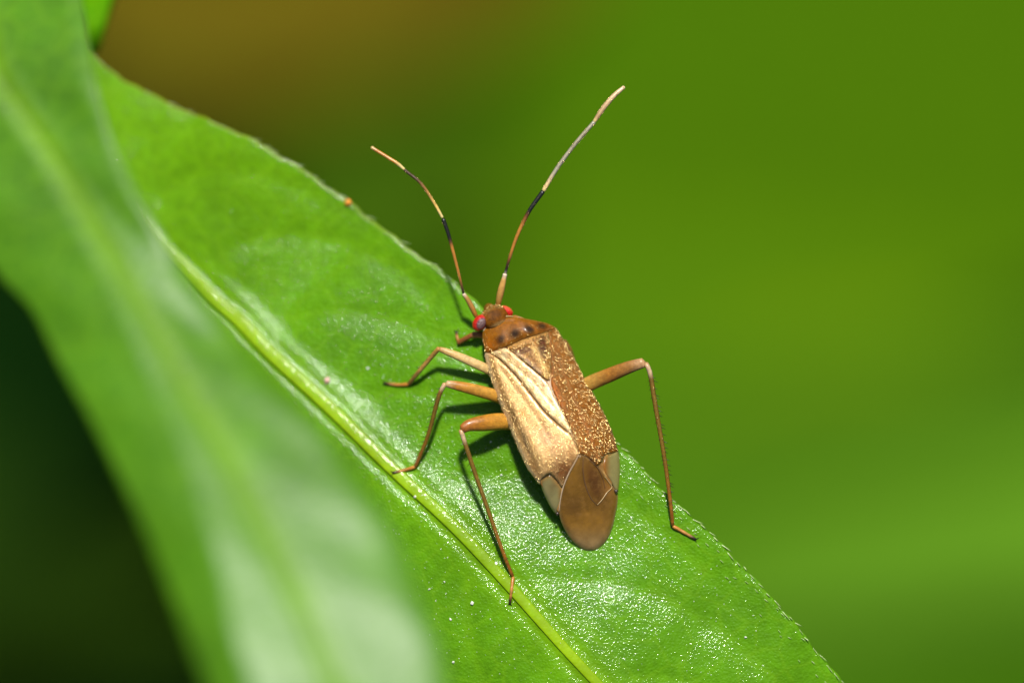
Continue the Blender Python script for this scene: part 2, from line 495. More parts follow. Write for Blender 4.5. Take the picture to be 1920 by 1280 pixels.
def build_margin():
    items = []
    i = 20
    N = len(REDGE)
    k = 30
    while k < N-60:
        p = REDGE[k]; q = REDGE[k+1]; T = (q-p)/np.linalg.norm(q-p)
        out = np.array([T[1], -T[0]])
        if out[0] < 0: out = -out
        if p[1] > 60 and (p[1] > 640 or random.random() < .5):
            for rep in range(1 if p[1] < 700 else 2):
                ins = random.uniform(-1, 3) if rep == 0 else random.uniform(6, 40)
                L = random.uniform(8, 26) if rep == 0 else random.uniform(6, 14)
                b0 = p-out*ins+T*random.uniform(-3, 3)
                tp = b0+T*L+out*L*random.uniform(-.1, .5)
                zb = LZ(*b0); zt = zb+random.uniform(.01, .06)
                items.append((W(b0[0], b0[1], zb-.01), W(tp[0], tp[1], zt), random.uniform(.009, .018) if rep == 0 else .009, Vector((0, 0, .025))))
        k += random.choice([2, 3, 3, 4])
    return spikes('margin_hair', items, M_hair_w, main_leaf)
build_margin()

# ------------------------------------------------------------------ the insect
bug = thing('plant_bug', 'amber brown insect with red eyes and long thin legs standing on the leaf', 'insect', W(1030, 800, LZ(1030, 800)))
BL = bug.location.copy()
def bugpart(name, me, mat, parent=None, label=None, kind=None):
    """vertices are given in world mm; the thing sits at BL, so shift them"""
    me.transform(Matrix.Translation(-BL))
    o = link(name, me, mat, parent or bug)
    if label: o['label'] = label
    if kind: o['kind'] = kind
    return o

A0 = np.array([975., 600.]); AX = np.array([135., 430.]); AX /= np.linalg.norm(AX); NX = np.array([AX[1], -AX[0]])
def st(px, py):
    r = np.array([px, py])-A0; return float(r@AX), float(r@NX)
T0 = Tab([(-80, -10), (0, 2), (60, 12), (123, 18), (271, 30), (340, 26), (451, 2), (500, 0)])
ZR = Tab([(-80, -.75), (-40, -.50), (-10, -.26), (30, -.10), (60, -.02), (123, .14), (200, .34), (271, .46), (320, .36), (380, .10), (451, -.22), (500, -.4)])
def HB(px, py):
    s, t = st(px, py)
    u = t-T0(s)
    k = sstep(470, 280, s)*.6+.4
    if u < 0:
        a = -u/100.0
        return ZR(s)-(.02*a+.13*a**2+.10*a**5)*1.0
    a = u/60.0
    return ZR(s)-(.16*a+.40*a**1.6)*k

def patch(name, poly, mat, colf, off=0.0, step=2.6, edge=.03, ew=7.0, thick=.03, closed_smooth=True, parent=None, label=None, H=HB, wrinkle=None, n=None):
    poly = np.array(poly, float)
    per = np.linalg.norm(np.diff(np.vstack([poly, poly[:1]]), axis=0), axis=1).sum()
    n = n or max(12, int(per/step))
    B = curve([tuple(p) for p in poly], n, closed=True) if closed_smooth else poly
    Bc = np.vstack([B, B[:1]])
    mn, mx = B.min(0), B.max(0)
    pts = []
    yy = mn[1]; r = 0
    while yy < mx[1]:
        xx = mn[0]+(step/2 if r % 2 else 0)
        while xx < mx[0]: pts.append((xx, yy)); xx += step
        yy += step*.87; r += 1
    pts = np.array(pts)
    # inside test
    x, y = pts[:, 0], pts[:, 1]; ins = np.zeros(len(pts), bool)
    for a, b in zip(Bc[:-1], Bc[1:]):
        c = (a[1] > y) != (b[1] > y)
        with np.errstate(divide='ignore', invalid='ignore'):
            xi = (b[0]-a[0])*(y-a[1])/(b[1]-a[1])+a[0]
        ins ^= c & (x < xi)
    d = dist_poly(pts, Bc)[0]
    pts = pts[ins & (d > step*.55)]
    allp = [Vector(p) for p in B]+[Vector(p) for p in pts]
    edges = [(i, (i+1) % len(B)) for i in range(len(B))]
    vs, es, fs, *_ = delaunay_2d_cdt(allp, edges, [], 1, 1e-4)
    P = np.array([(v[0], v[1]) for v in vs])
    D = dist_poly(P, Bc)[0]
    V = []; cols = []
    for p, dd in zip(P, D):
        e = 1-min(1, dd/ew); z = H(p[0], p[1])+off-edge*e**2
        if wrinkle: z += wrinkle(p[0], p[1])
        V.append(W(p[0], p[1], z)); cols.append(colf(p[0], p[1], dd))
    F = []
    for f in fs:
        a, b, c = (P[i] for i in f[:3])
        cr = (b[0]-a[0])*(c[1]-a[1])-(b[1]-a[1])*(c[0]-a[0])
        F.append(tuple(f) if cr < 0 else tuple(reversed(f)))
    nV = len(V)
    # boundary loop -> skirt and underside
    cnt = {}
    for f in F:
        for i in range(len(f)):
            e = (f[i], f[(i+1) % len(f)]); cnt[e] = cnt.get(e, 0)+1
    V2 = [v-Vector((0, 0, thick)) for v in V]
    Fb = [tuple(i+nV for i in reversed(f)) for f in F]
    side = [(b, a, a+nV, b+nV) for (a, b) in cnt if (b, a) not in cnt]
    me = mesh_from(name, V+V2, F+Fb+side); set_col(me, cols+cols)
    o = bugpart(name, me, mat, parent, label)
    return o, (P, V, F)

# pigments; PALE and AMB also carry the lit and shaded wing halves
TAN = (.46, .23, .05); AMB = (.185, .060, .003); BRN = (.06, .02, .004); PALE = (.68, .41, .16); ORG = (.42, .15, .02)
def ell(px, py, cx, cy, rx, ry, ang=0):
    c, s = math.cos(ang), math.sin(ang); dx, dy = px-cx, py-cy
    a = (dx*c+dy*s)/rx; b = (-dx*s+dy*c)/ry
    return math.exp(-(a*a+b*b))
def dl(px, py, pts):
    return float(dist_poly([(px, py)], np.array(pts, float))[0][0])

M_pron = cuticle('pronotum_cuticle', rough=.4, spec=.2, coat=.3, coat_rough=.16, bump=.16, scale=24, var=.25, sss=.12)
M_wing = cuticle('forewing_leather_lit', rough=.36, spec=.8, metal=.42, bump=.5, scale=46, var=.28, sheen=.1, coat=.4, coat_rough=.24, stretch=(-.3, (1.5, .7, 1)))
M_wingR = cuticle('forewing_leather_shaded', rough=.45, spec=.2, metal=.0, bump=.6, scale=40, var=.45, coat=.0, coat_rough=.2, stretch=(-.3, (1.4, .8, 1)))  # duller copy of the wing material for the half turned from the light
M_scut = cuticle('scutellum_cuticle', rough=.4, spec=.3, metal=.0, bump=.7, scale=40, var=.35, sheen=.1)
M_memb = cuticle('wing_membrane', rough=.38, spec=.3, bump=.3, scale=9, var=.22, alpha=.74, coat=.3, coat_rough=.2, tint2=(.26, .13, .03))
M_head = cuticle('head_cuticle', rough=.5, spec=.1, bump=.8, scale=30, var=.4)
M_cun = cuticle('cuneus_film', rough=.34, spec=.5, bump=.08, scale=10, var=.14, alpha=.8, coat=.2)
M_body = cuticle('body_cuticle', rough=.4, bump=.3, scale=16, var=.3, coat=.2)
M_leg = cuticle('leg_cuticle', rough=.4, spec=.35, bump=.35, scale=24, var=.28, coat=.15, coat_rough=.12, sss=.3, tint2=(.14, .055, .008), t2=.35)
M_ant = cuticle('antenna_cuticle', rough=.35, bump=.3, scale=24, var=.2, coat=.2)
M_gold = simple('golden_hair', (.94, .62, .26), rough=.25, metal=.95, scale=8)
M_dark_sp = simple('dark_spine', (.03, .018, .008), rough=.4)

# --- body under the wings: one closed loft from the neck to the abdomen tip
def build_body():
    LE = Tab([(-12, -48), (0, -62), (40, -74), (118, -77), (200, -73), (270, -64), (330, -48), (390, -32), (436, -10)])
    RE = Tab([(-12, -6), (0, 10), (34, 33), (82, 47), (145, 60), (208, 84), (281, 90), (340, 74), (390, 50), (436, 10)])
    BZ = Tab([(-12, -.55), (0, -.62), (60, -.75), (200, -.55), (300, -.38), (380, -.42), (436, -.44)])
    n, m = 70, 28; V = []; F = []; cols = []
    for i in range(n):
        s = -12+448*i/(n-1)
        l, r = LE(s), RE(s)
        for k in range(m):
            a = 2*math.pi*k/m; ca, sa = math.cos(a), math.sin(a)
            t = (l+r)/2+(r-l)/2*math.copysign(abs(ca)**.8, ca)
            p = A0+AX*s+NX*t
            zt = HB(p[0], p[1])-.055
            pe = A0+AX*s+NX*(l if ca < 0 else r)
            ze = HB(pe[0], pe[1])-.06
            if sa >= 0: z = zt
            else: z = min(zt, ze)+(min(BZ(s), min(zt, ze)-.05)-min(zt, ze))*abs(sa)**.7 if False else zt+(BZ(s)-.1-zt)*abs(sa)
            z = max(z, LZ(p[0], p[1])+.06) if s > 60 else z
            z = min(z, zt)
            V.append(W(p[0], p[1], z))
            ring = .5+.5*math.sin(s*.22)
            cols.append(mixc((.22, .10, .02), (.40, .22, .06), ring) if s > 120 else (.30, .13, .025))
    for i in range(n-1):
        for k in range(m):
            a = i*m+k; b = i*m+(k+1) % m
            F.append((a, b, b+m, a+m))
    F.append(tuple(range(m))); F.append(tuple(reversed(range((n-1)*m, n*m))))
    me = mesh_from('body', V, F); set_col(me, cols)
    bm = bmesh.new(); bm.from_mesh(me); bmesh.ops.recalc_face_normals(bm, faces=bm.faces); bm.to_mesh(me); bm.free()
    return bugpart('body', me, M_body)
body = build_body()

# --- pronotum
pron_poly = [(905, 622), (907, 612), (914, 603), (924, 597), (940, 594), (956, 593.5), (972, 595), (990, 598), (1010, 602), (1026, 606), (1038, 612), (1041, 615),
             (1033, 620), (1018, 624), (1001, 629), (984, 634), (967, 642), (951, 649), (938, 655), (922, 660), (911, 661), (908, 652), (905, 638)]
def pron_col(x, y, d):
    c = mixc((.215, .074, .0004), (.20, .052, .0004), sstep(1000, 1035, x))
    c = mixc(c, (.24, .085, .012), ell(x, y, 985, 608, 45, 9, -.05)*.6)
    for cx, cy, rx, ry, a in ((938, 637, 8, 12, .5), (966, 625, 10, 11, .6), (993, 617, 12, 8.5, .5), (1016, 611, 10, 6, .4)):
        c = mixc(c, (.032, .013, .003), min(1, 1.15*ell(x, y, cx, cy, rx, ry, a)))
    for ln in ([(950, 648), (950, 632), (944, 618)], [(983, 634), (980, 620), (968, 606)], [(1007, 627), (1004, 615), (992, 605)]):
        c = mixc(c, (.30, .10, .008), math.exp(-(dl(x, y, ln)/2.6)**2)*.6)
    if d < 3: 
        c = mixc(c, (.36, .2, .04), .4*(1-d/3))
    c = mixc(c, (.26, .07, .002), ell(x, y, 918, 648, 14, 14)*.8)
    return c
def pron_w(x, y):
    z = .035*ell(x, y, 938, 632, 16, 16)+.045*ell(x, y, 978, 618, 30, 13)
    z -= .03*math.exp(-(dl(x, y, [(912, 616), (925, 607), (945, 602), (965, 602)])/3)**2)
    return z
pron, pron_d = patch('pronotum', pron_poly, M_pron, pron_col, off=.035, edge=.05, ew=8, thick=.09, wrinkle=pron_w)

# --- scutellum
scut_poly = [(951, 650), (967, 642.5), (984, 635), (1001, 629.5), (1018, 624.5), (1027, 622), (1029, 640), (1032, 665), (1033, 690), (1030, 708), (1027, 713),
             (1018, 707), (1003, 694), (985, 679), (967, 664), (955, 655)]
def scut_col(x, y, d):
    c = (.34, .15, .025)
    c = mixc(c, (.075, .018, .003), min(1, 1.5*ell(x, y, 1017, 650, 9, 24, -.1)))
    c = mixc(c, (.085, .02, .004), min(1, 1.5*ell(x, y, 984, 656, 15, 6, -.2)))
    c = mixc(c, (.66, .42, .13), math.exp(-(dl(x, y, [(1000, 652), (1010, 668), (1020, 690), (1027, 706)])/5)**2)*.9)
    c = mixc(c, (.62, .45, .34), math.exp(-(dl(x, y, [(966, 662), (985, 676), (1010, 698)])/5)**2)*.7)
    c = mixc(c, (.55, .33, .10), sstep(640, 628, y-.35*(1000-x))*.6)
    c = mixc(c, (.20, .08, .02), ell(x, y, 1000, 672, 6, 22, -.4)*.6)
    return c
def scut_w(x, y):
    return .03*ell(x, y, 1005, 665, 25, 30)-.03*math.exp(-(dl(x, y, [(958, 664), (985, 652), (1024, 640)])/4)**2)
scut, scut_d = patch('scutellum', scut_poly, M_scut, scut_col, off=.012, edge=.045, ew=6, thick=.05, wrinkle=scut_w)

# --- forewings: corium > clavus, cuneus, membrane
cor_L = [(909, 663), (916, 662), (921, 663), (934, 672), (950, 687), (968, 706), (986, 728), (1003, 750), (1020, 771), (1040, 790), (1058, 805), (1071, 815), (1078, 830), (1083, 843), (1086, 852),
         (1076, 868), (1066, 886), (1058, 903), (1054, 913), (1046, 902), (1038, 893), (1030, 887), (1015, 897), (1012, 908), (1003, 897), (988, 876), (974, 846), (958, 808), (943, 772), (930, 738), (918, 704), (912, 682)]
def corL_col(x, y, d):
    s, t = st(x, y); u = t-T0(s)
    c = PALE  # pale tone puts the sheen of the lit half into the colour
    c = mixc(c, TAN, .35+.3*math.sin(x*.21+y*.13)*math.sin(y*.17-x*.05))
    mar = dl(x, y, [(909, 663), (912, 682), (918, 704), (930, 738), (943, 772), (958, 808), (974, 846), (988, 876), (1003, 897), (1012, 908)])
    c = mixc(c, (.30, .14, .018), math.exp(-((mar-13)/4.5)**2)*(.55*sstep(900, 800, y)+.1))
    c = mixc(c, (.55, .42, .26), math.exp(-(mar/6)**2)*.8)
    c = mixc(c, (.50, .18, .02), ell(x, y, 980, 775, 9, 6, .9))
    c = mixc(c, (.17, .085, .018), min(1, 1.1*ell(x, y, 962, 780, 6, 18, -.3)))
    c = mixc(c, (.14, .065, .02), min(1, 1.2*ell(x, y, 986, 828, 4, 24, -.35)))
    c = mixc(c, (.30, .14, .03), ell(x, y, 1000, 872, 8, 18, -.4)*.9)
    c = mixc(c, (.24, .085, .014), min(1, 1.2*ell(x, y, 1058, 882, 22, 22, .4)))
    c = mixc(c, (.36, .15, .03), ell(x, y, 1070, 850, 10, 20, .1)*.8)
    c = mixc(c, (.46, .22, .08), math.exp(-(dl(x, y, [(938, 690), (960, 720), (985, 752), (1012, 790), (1034, 830), (1046, 862)])/3)**2)*.45)
    c = mixc(c, (.48, .24, .13), ell(x, y, 1028, 822, 26, 18, .5)*.6)
    c = mixc(c, (.16, .06, .02), math.exp(-(d/1.4)**2)*.25*sstep(11, 16, mar))
    return c
def corL_w(x, y):
    z = .032*math.exp(-(dl(x, y, [(925, 690), (950, 745), (985, 810), (1015, 860), (1022, 884)])/13)**2)
    z -= .013*math.exp(-(dl(x, y, [(914, 668), (926, 704), (942, 742), (962, 786), (985, 836), (1002, 872)])/4.5)**2)
    z -= .009*math.exp(-(dl(x, y, [(938, 690), (960, 720), (985, 752), (1012, 790), (1034, 830)])/4)**2)
    return z
wingL, corL_d = patch('forewing', cor_L, M_wing, corL_col, off=.0, edge=.022, ew=6, thick=.05, wrinkle=corL_w, label='left forewing, pale gold for its lit side, shining')
clav_L = [(921, 661), (930, 657), (943, 652), (953, 655), (966, 665), (985, 681), (1004, 697), (1020, 711), (1028, 718), (1037, 738), (1048, 760), (1060, 782), (1068, 800), (1071, 813),
          (1058, 803), (1041, 788), (1022, 770), (1005, 749), (988, 727), (970, 705), (952, 686), (936, 671), (925, 664)]
def clavL_col(x, y, d):
    c = mixc((.70, .52, .26), TAN, .3+.3*math.sin(x*.3+y*.1))
    c = mixc(c, (.34, .12, .02), math.exp(-(dl(x, y, [(950, 660), (965, 674), (985, 692), (1005, 708)])/5)**2)*.55)
    c = mixc(c, (.38, .2, .11), ell(x, y, 1017, 718, 14, 8, .8)*.9)
    c = mixc(c, (.22, .09, .03), math.exp(-(d/1.5)**2)*.3)
    return c
patch_clavL, clavL_d = patch('clavus', clav_L, M_wing, clavL_col, off=.004, edge=.012, ew=6, thick=.05, parent=wingL,
      wrinkle=lambda x, y: -.009*math.exp(-(dl(x, y, [(938, 664), (965, 686), (1000, 716), (1040, 765)])/3)**2))
cun_L = [(1014, 898), (1022, 892), (1030, 887.5), (1038, 893), (1047, 903), (1054, 914), (1054, 926), (1051, 942), (1046, 956), (1042, 962), (1036, 956), (1028, 943), (1020, 926), (1015, 912)]
def cun_col(x, y, d):
    c = mixc((.25, .22, .085), (.15, .11, .04), ell(x, y, 1036, 912, 8, 10)*.7)
    c = mixc(c, (.24, .10, .012), sstep(12, 0, dl(x, y, [(1014, 898), (1030, 887), (1038, 893), (1054, 914), (1054, 930)]))*.75)
    return mixc(c, (.40, .33, .16), .4*math.exp(-(d/1.5)**2))
patch('cuneus', cun_L, M_cun, cun_col, off=-.035, edge=.05, ew=7, thick=.03, parent=wingL, label='pale translucent tip piece of the left forewing')

cor_R = [(1041, 614), (1046, 620), (1056, 636), (1068, 657), (1083, 684), (1098, 713), (1114, 742), (1130, 770), (1143, 797), (1151, 818), (1157, 838), (1159, 845),
         (1148, 849), (1134, 853), (1128, 866), (1120, 873), (1112, 866), (1103, 858), (1094, 853), (1087, 850), (1083, 838), (1076, 820), (1068, 797), (1056, 773), (1044, 748), (1034, 722),
         (1034, 700), (1033, 670), (1030, 640), (1027, 622), (1034, 618)]
def corR_col(x, y, d):
    c = mixc(AMB, (.26, .10, .012), .3+.2*math.sin(x*.17+y*.09))  # darker than the left wing, shade of this half put into the colour
    c = mixc(c, (.20, .075, .014), ell(x, y, 1047, 690, 11, 30, -.3)*.8)
    c = mixc(c, (.26, .085, .012), ell(x, y, 1100, 800, 14, 44, -.35)*.8)
    c = mixc(c, (.40, .10, .01), ell(x, y, 1043, 738, 6, 26, -.4)*.9)
    c = mixc(c, (.36, .18, .05), ell(x, y, 1078, 825, 6, 16, -.2)*.7)
    c = mixc(c, (.24, .11, .03), math.exp(-(dl(x, y, [(1041, 614), (1068, 657), (1098, 713), (1130, 770), (1157, 838)])/6)**2)*.7)
    c = mixc(c, (.20, .08, .02), ell(x, y, 1118, 856, 14, 8)*.7)
    return c
def corR_w(x, y):
    z = -.03*math.exp(-(dl(x, y, [(1036, 640), (1050, 690), (1072, 745), (1100, 810), (1118, 856)])/4)**2)
    return z
wingR, corR_d = patch('forewing', cor_R, M_wingR, corR_col, off=-.005, edge=.04, ew=5, thick=.05, wrinkle=corR_w, label='right forewing, darker amber for its shaded side, speckled')
cun_R = [(1159, 846), (1148, 850), (1136, 855), (1131, 868), (1132, 882), (1138, 893), (1145, 902), (1150, 912), (1157, 925), (1160, 912), (1162, 890), (1162, 866)]
patch('cuneus', cun_R, M_cun, lambda x, y, d: mixc((.27, .23, .08), (.26, .10, .012), sstep(1147, 1133, x)+.3*math.exp(-(d/1.5)**2)), off=-.03, edge=.035, ew=5, thick=.03, parent=wingR,
      label='pale translucent tip piece of the right forewing')
memb = [(1086, 851), (1094, 853), (1103, 858), (1112, 866), (1121, 874), (1128, 880), (1134, 890), (1142, 901), (1150, 913), (1158, 926), (1158, 942), (1154, 962), (1149, 985), (1140, 1008), (1128, 1023),
        (1114, 1031), (1098, 1031), (1082, 1022), (1067, 1006), (1055, 985), (1049, 966), (1049, 945), (1053, 920), (1061, 898), (1073, 872)]
cell_ln = [(1098, 858), (1095, 878), (1098, 905), (1106, 930), (1119, 946), (1128, 938), (1137, 925), (1146, 913)]
def memb_col(x, y, d):
    c = (.19, .092, .012)
    c = mixc(c, (.33, .16, .02), ell(x, y, 1105, 985, 34, 26)*.8)
    c = mixc(c, (.085, .038, .010), min(1, ell(x, y, 1076, 950, 20, 18)*.5))
    cell = min(1, 1.3*ell(x, y, 1115, 903, 15, 36, -.25))
    c = mixc(c, (.10, .036, .006), cell*.85)
    c = mixc(c, (.32, .14, .03), ell(x, y, 1140, 915, 10, 14)*.8)
    c = mixc(c, (.30, .20, .085), sstep(975, 1030, y)*.8)
    c = mixc(c, (.42, .29, .15), math.exp(-(d/2.0)**2)*.6)
    return c
memb_o, memb_d = patch('membrane', memb, M_memb, memb_col, off=-.01, edge=.05, ew=10, thick=.02, parent=wingL,
      wrinkle=lambda x, y: -.02*math.exp(-(dl(x, y, [(1090, 862), (1090, 900), (1095, 935), (1100, 960)])/4)**2)+.01*ell(x, y, 1100, 985, 35, 30))
def vein(pts, r, col, name='vein', parent=None, off=.0, mat=None):
    Pm = curve(pts, 40)
    me = tube_mesh(name, [W(p[0], p[1], HB(p[0], p[1])+off) for p in Pm], [r*MM*(.6+.4*math.sin(math.pi*i/39)) for i in range(40)], [col]*40, sides=6)
    return bugpart(name, me, mat or M_cun, parent)
vein([(1085, 853), (1077, 868), (1066, 888), (1056, 913), (1051, 935), (1048, 958)], 1.2, (.62, .45, .28), parent=memb_o, off=.0)
vein([(1134, 893), (1141, 902), (1147, 913), (1138, 923), (1129, 936), (1120, 946)], .9, (.50, .34, .15), parent=memb_o, off=.005)
vein([(1094, 858), (1093, 880), (1097, 906), (1107, 932), (1119, 946)], 1.1, (.14, .07, .03), parent=memb_o, off=-.008)
vein([(1106, 862), (1120, 876), (1130, 896), (1134, 915)], 1.0, (.13, .06, .02), parent=memb_o, off=-.008)
# dark joints where the tip pieces meet the membrane
for (x, y, r) in ((1045, 963, 4.0), (1155, 921, 4.5)):
    bmx = bmesh.new(); bmesh.ops.create_icosphere(bmx, subdivisions=2, radius=r*MM)
    for v in bmx.verts: v.co.z *= .6; v.co.x *= .8+.3*math.sin(v.co.y*60)
    me = bpy.data.meshes.new('wing_spot'); bmx.to_mesh(me); bmx.free()
    me.transform(Matrix.Translation(W(x, y, HB(x, y)-.0)))
    set_col(me, [(.03, .018, .01)]*len(me.vertices))
    bugpart('wing_spot', me, M_body, wingL if x < 1100 else wingR)

# --- head, eyes, collar
def ellipsoid(name, c, axes, cols, mat, parent=None, seg=40, ring=24, power=1.0, bumpy=0.0, label=None):
    """axes: three Vectors (already scaled); cols: function of unit direction in local axes"""
    V = []; F = []; CC = []
    for i in range(ring+1):
        th = math.pi*i/ring
        for j in range(seg):
            ph = 2*math.pi*j/seg
            d = Vector((math.sin(th)*math.cos(ph), math.sin(th)*math.sin(ph), math.cos(th)))
            e = Vector([math.copysign(abs(x)**power, x) for x in d])
            V.append(c+axes[0]*e.x+axes[1]*e.y+axes[2]*e.z); CC.append(cols(d))
    for i in range(ring):
        for j in range(seg):
            a = i*seg+j; b = i*seg+(j+1) % seg
            F.append((a, a+seg, b+seg, b))
    me = mesh_from(name, V, F); set_col(me, CC)
    bm = bmesh.new(); bm.from_mesh(me); bmesh.ops.remove_doubles(bm, verts=bm.verts, dist=1e-5); bmesh.ops.recalc_face_normals(bm, faces=bm.faces); bm.to_mesh(me); bm.free()
    return bugpart(name, me, mat, parent, label)
tr = Vector((.91, .41, -.30)).normalized()          # towards the right eye
fr = Vector((-.30, .90, -.35)).normalized(); fr = (fr-tr*fr.dot(tr)).normalized()
up = tr.cross(fr)
if up.z < 0: up = -up
def head_col(d):
    c = (.15, .05, .003)
    c = mixc(c, (.22, .13, .02), math.exp(-((d.y-.55)/.25)**2)*.5)
    c = mixc(c, (.07, .024, .003), math.exp(-((d.x)/.35)**2-((d.y-.0)/.4)**2)*.8)
    c = mixc(c, (.34, .22, .08), sstep(-.6, -.85, d.y)*.7)
    return c
hc = W(927, 594, -.36)
head = ellipsoid('head', hc, (tr*.30, fr*.255, up*.20), head_col, M_head, power=.9)
# snout part of the head below the forehead
ellipsoid('face', W(919, 583, -.52), (tr*.13, fr*.17, up*.2), lambda d: (.20, .09, .01), M_head, head)
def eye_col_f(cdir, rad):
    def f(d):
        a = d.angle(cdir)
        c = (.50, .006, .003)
        c = mixc((.09, .03, .05), c, sstep(rad*.75, rad*1.25, a))  # greyish centre: eye colour with reflected sheen painted in
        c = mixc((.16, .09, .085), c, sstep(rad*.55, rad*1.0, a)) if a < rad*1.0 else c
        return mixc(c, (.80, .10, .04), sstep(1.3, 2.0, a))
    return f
def M_eye_():
    m, n, l, p = new_mat('compound_eye')
    at = n.new('ShaderNodeAttribute'); at.attribute_name = 'PigmentAndLight'; l.new(at.outputs['Color'], p.inputs['Base Color'])
    co = coords(n)
    vo = n.new('ShaderNodeTexVoronoi'); vo.inputs['Scale'].default_value = 38; l.new(co, vo.inputs['Vector'])
    b = n.new('ShaderNodeBump'); b.inputs['Strength'].default_value = .7; b.inputs['Distance'].default_value = .02
    l.new(mapr(n, l, vo.outputs['Distance'], 0, .8, 1, 0), b.inputs['Height']); l.new(b.outputs[0], p.inputs['Normal'])
    p.inputs['Roughness'].default_value = .35; p.inputs['Coat Weight'].default_value = .2
    p.inputs['Subsurface Weight'].default_value = .1; p.inputs['Subsurface Scale'].default_value = .08
    return m
M_eye = M_eye_()
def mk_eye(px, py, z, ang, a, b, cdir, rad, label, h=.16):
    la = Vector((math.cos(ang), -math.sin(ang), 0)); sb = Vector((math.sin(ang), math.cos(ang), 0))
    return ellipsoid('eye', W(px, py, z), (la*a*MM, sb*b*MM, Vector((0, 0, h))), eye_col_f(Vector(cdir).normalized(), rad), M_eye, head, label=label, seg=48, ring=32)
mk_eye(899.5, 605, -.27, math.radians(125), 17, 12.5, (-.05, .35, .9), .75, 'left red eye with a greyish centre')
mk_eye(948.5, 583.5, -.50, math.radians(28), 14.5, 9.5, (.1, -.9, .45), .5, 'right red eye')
cl = curve([(906, 620), (914, 608), (923, 601), (936, 596.5), (950, 593), (962, 593)], 40)
bugpart('collar', tube_mesh('collar', [W(p[0], p[1], HB(p[0], p[1])+.025) for p in cl], [2.0*MM*(.5+.5*math.sin(math.pi*(i+1)/41)) for i in range(40)], [mixc((.72, .66, .42), (.42, .26, .07), i/39) for i in range(40)], sides=8), M_cun)
# beak folded under the head
rp = [W(915, 590, -.62), W(925, 606, -.78), W(945, 632, -.86), W(965, 660, -.84)]
rp = [Vector(p) for p in curve([tuple(p) for p in rp], 20)]
bugpart('beak', tube_mesh('beak', rp, [.05-.0015*i for i in range(20)], [(.30, .13, .02)]*20, sides=8), M_leg)

# --- antennae
def ramp(stops, t):
    for (a, ca), (b, cb) in zip(stops, stops[1:]):
        if t <= b: return mixc(ca, cb, (t-a)/(b-a) if b > a else 0)
    return stops[-1][1]
def seg_tube(name, pts, radf, stops, mat, parent, n=40, sides=10, flat=None, label=None):
    P = curve(pts, n)
    me = tube_mesh(name, [W(p[0], p[1], p[2]) if False else Vector(p) for p in P], [radf(i/(n-1))*MM for i in range(n)], [ramp(stops, i/(n-1)) for i in range(n)], sides=sides, flat=flat)
    o = bugpart(name, me, mat, parent, label); return o, P
def wp(*a): return [tuple(W(*p)) for p in a]
BLK = (.010, .010, .008); OR = (.40, .16, .025); DBR = (.06, .03, .010); PY = (.62, .48, .18); SIL = (.30, .27, .19); PK = (.38, .23, .10)
def antenna(label, segs):
    root = None; allP = []
    for i, (pts, radf, stops) in enumerate(segs):
        o, P = seg_tube('antenna' if root is None else 'antenna_segment', wp(*pts), radf, stops, M_ant, root or bug, label=label if root is None else None)
        if root is None: root = o
        allP.append((P, radf))
    return root, allP
antL, antL_P = antenna('left antenna, banded orange black and cream', [
    ([(893, 594, -.42), (885, 577, -.30), (877, 562, -.20), (869, 551, -.13)], lambda t: 3.6+1.6*math.sin(math.pi*t**.8), [(0, DBR), (.12, OR), (.85, (.44, .24, .06)), (1, (.65, .5, .35))]),
    ([(869, 550, -.13), (863, 525, -.05), (853, 485, .05), (841, 440, .12), (831, 411, .15)], lambda t: 2.3+1.5*t, [(0, BLK), (.08, DBR), (.25, OR), (.62, OR), (.70, DBR), (.75, BLK), (1, BLK)]),
    ([(829.5, 408, .15), (815, 382, .18), (790, 345, .20), (759, 319, .20)], lambda t: 2.7+.3*t, [(0, PY), (.06, PY), (.2, (.66, .42, .10)), (.5, (.30, .14, .03)), (.75, DBR), (1, DBR)]),
    ([(758, 317.5, .20), (744, 306, .2), (728, 296, .18), (696.5, 276.5, .15)], lambda t: 3.4 if t > .15 else 2.6+4*t, [(0, PY), (.12, PY), (.3, (.5, .22, .03)), (.85, (.42, .17, .03)), (1, (.45, .32, .1))]),
])
antR, antR_P = antenna('right antenna, orange and black with a silvery outer half', [
    ([(933, 575, -.45), (936, 560, -.34), (941, 538, -.2), (947, 514, -.1)], lambda t: 4.2+2.4*math.sin(math.pi*min(1, t*1.1))**1, [(0, (.24, .1, .02)), (.3, (.55, .28, .06)), (.85, (.58, .31, .08)), (1, (.7, .55, .4))]),
    ([(947.5, 512, -.1), (955, 485, .0), (970, 441, .10), (992, 396, .15), (1018, 359, .16)], lambda t: 2.6+1.7*t, [(0, (.6, .5, .4)), (.03, BLK), (.12, DBR), (.25, OR), (.55, OR), (.68, (.10, .035, .008)), (.74, BLK), (1, BLK)]),
    ([(1019, 357.5, .16), (1034, 332, .16), (1050, 307.5, .15), (1080, 268, .13), (1114, 229, .10)], lambda t: 3.9-.2*t, [(0, PY), (.08, (.62, .42, .2)), (.25, SIL), (.8, (.26, .22, .14)), (1, SIL)]),
    ([(1114.3, 228.3, .10), (1132, 202, .08), (1151, 180, .06), (1170, 163.5, .03)], lambda t: 3.4+1.4*math.sin(math.pi*min(1, t*1.05))**.6, [(0, PY), (.1, PK), (1, (.66, .46, .26))]),
])

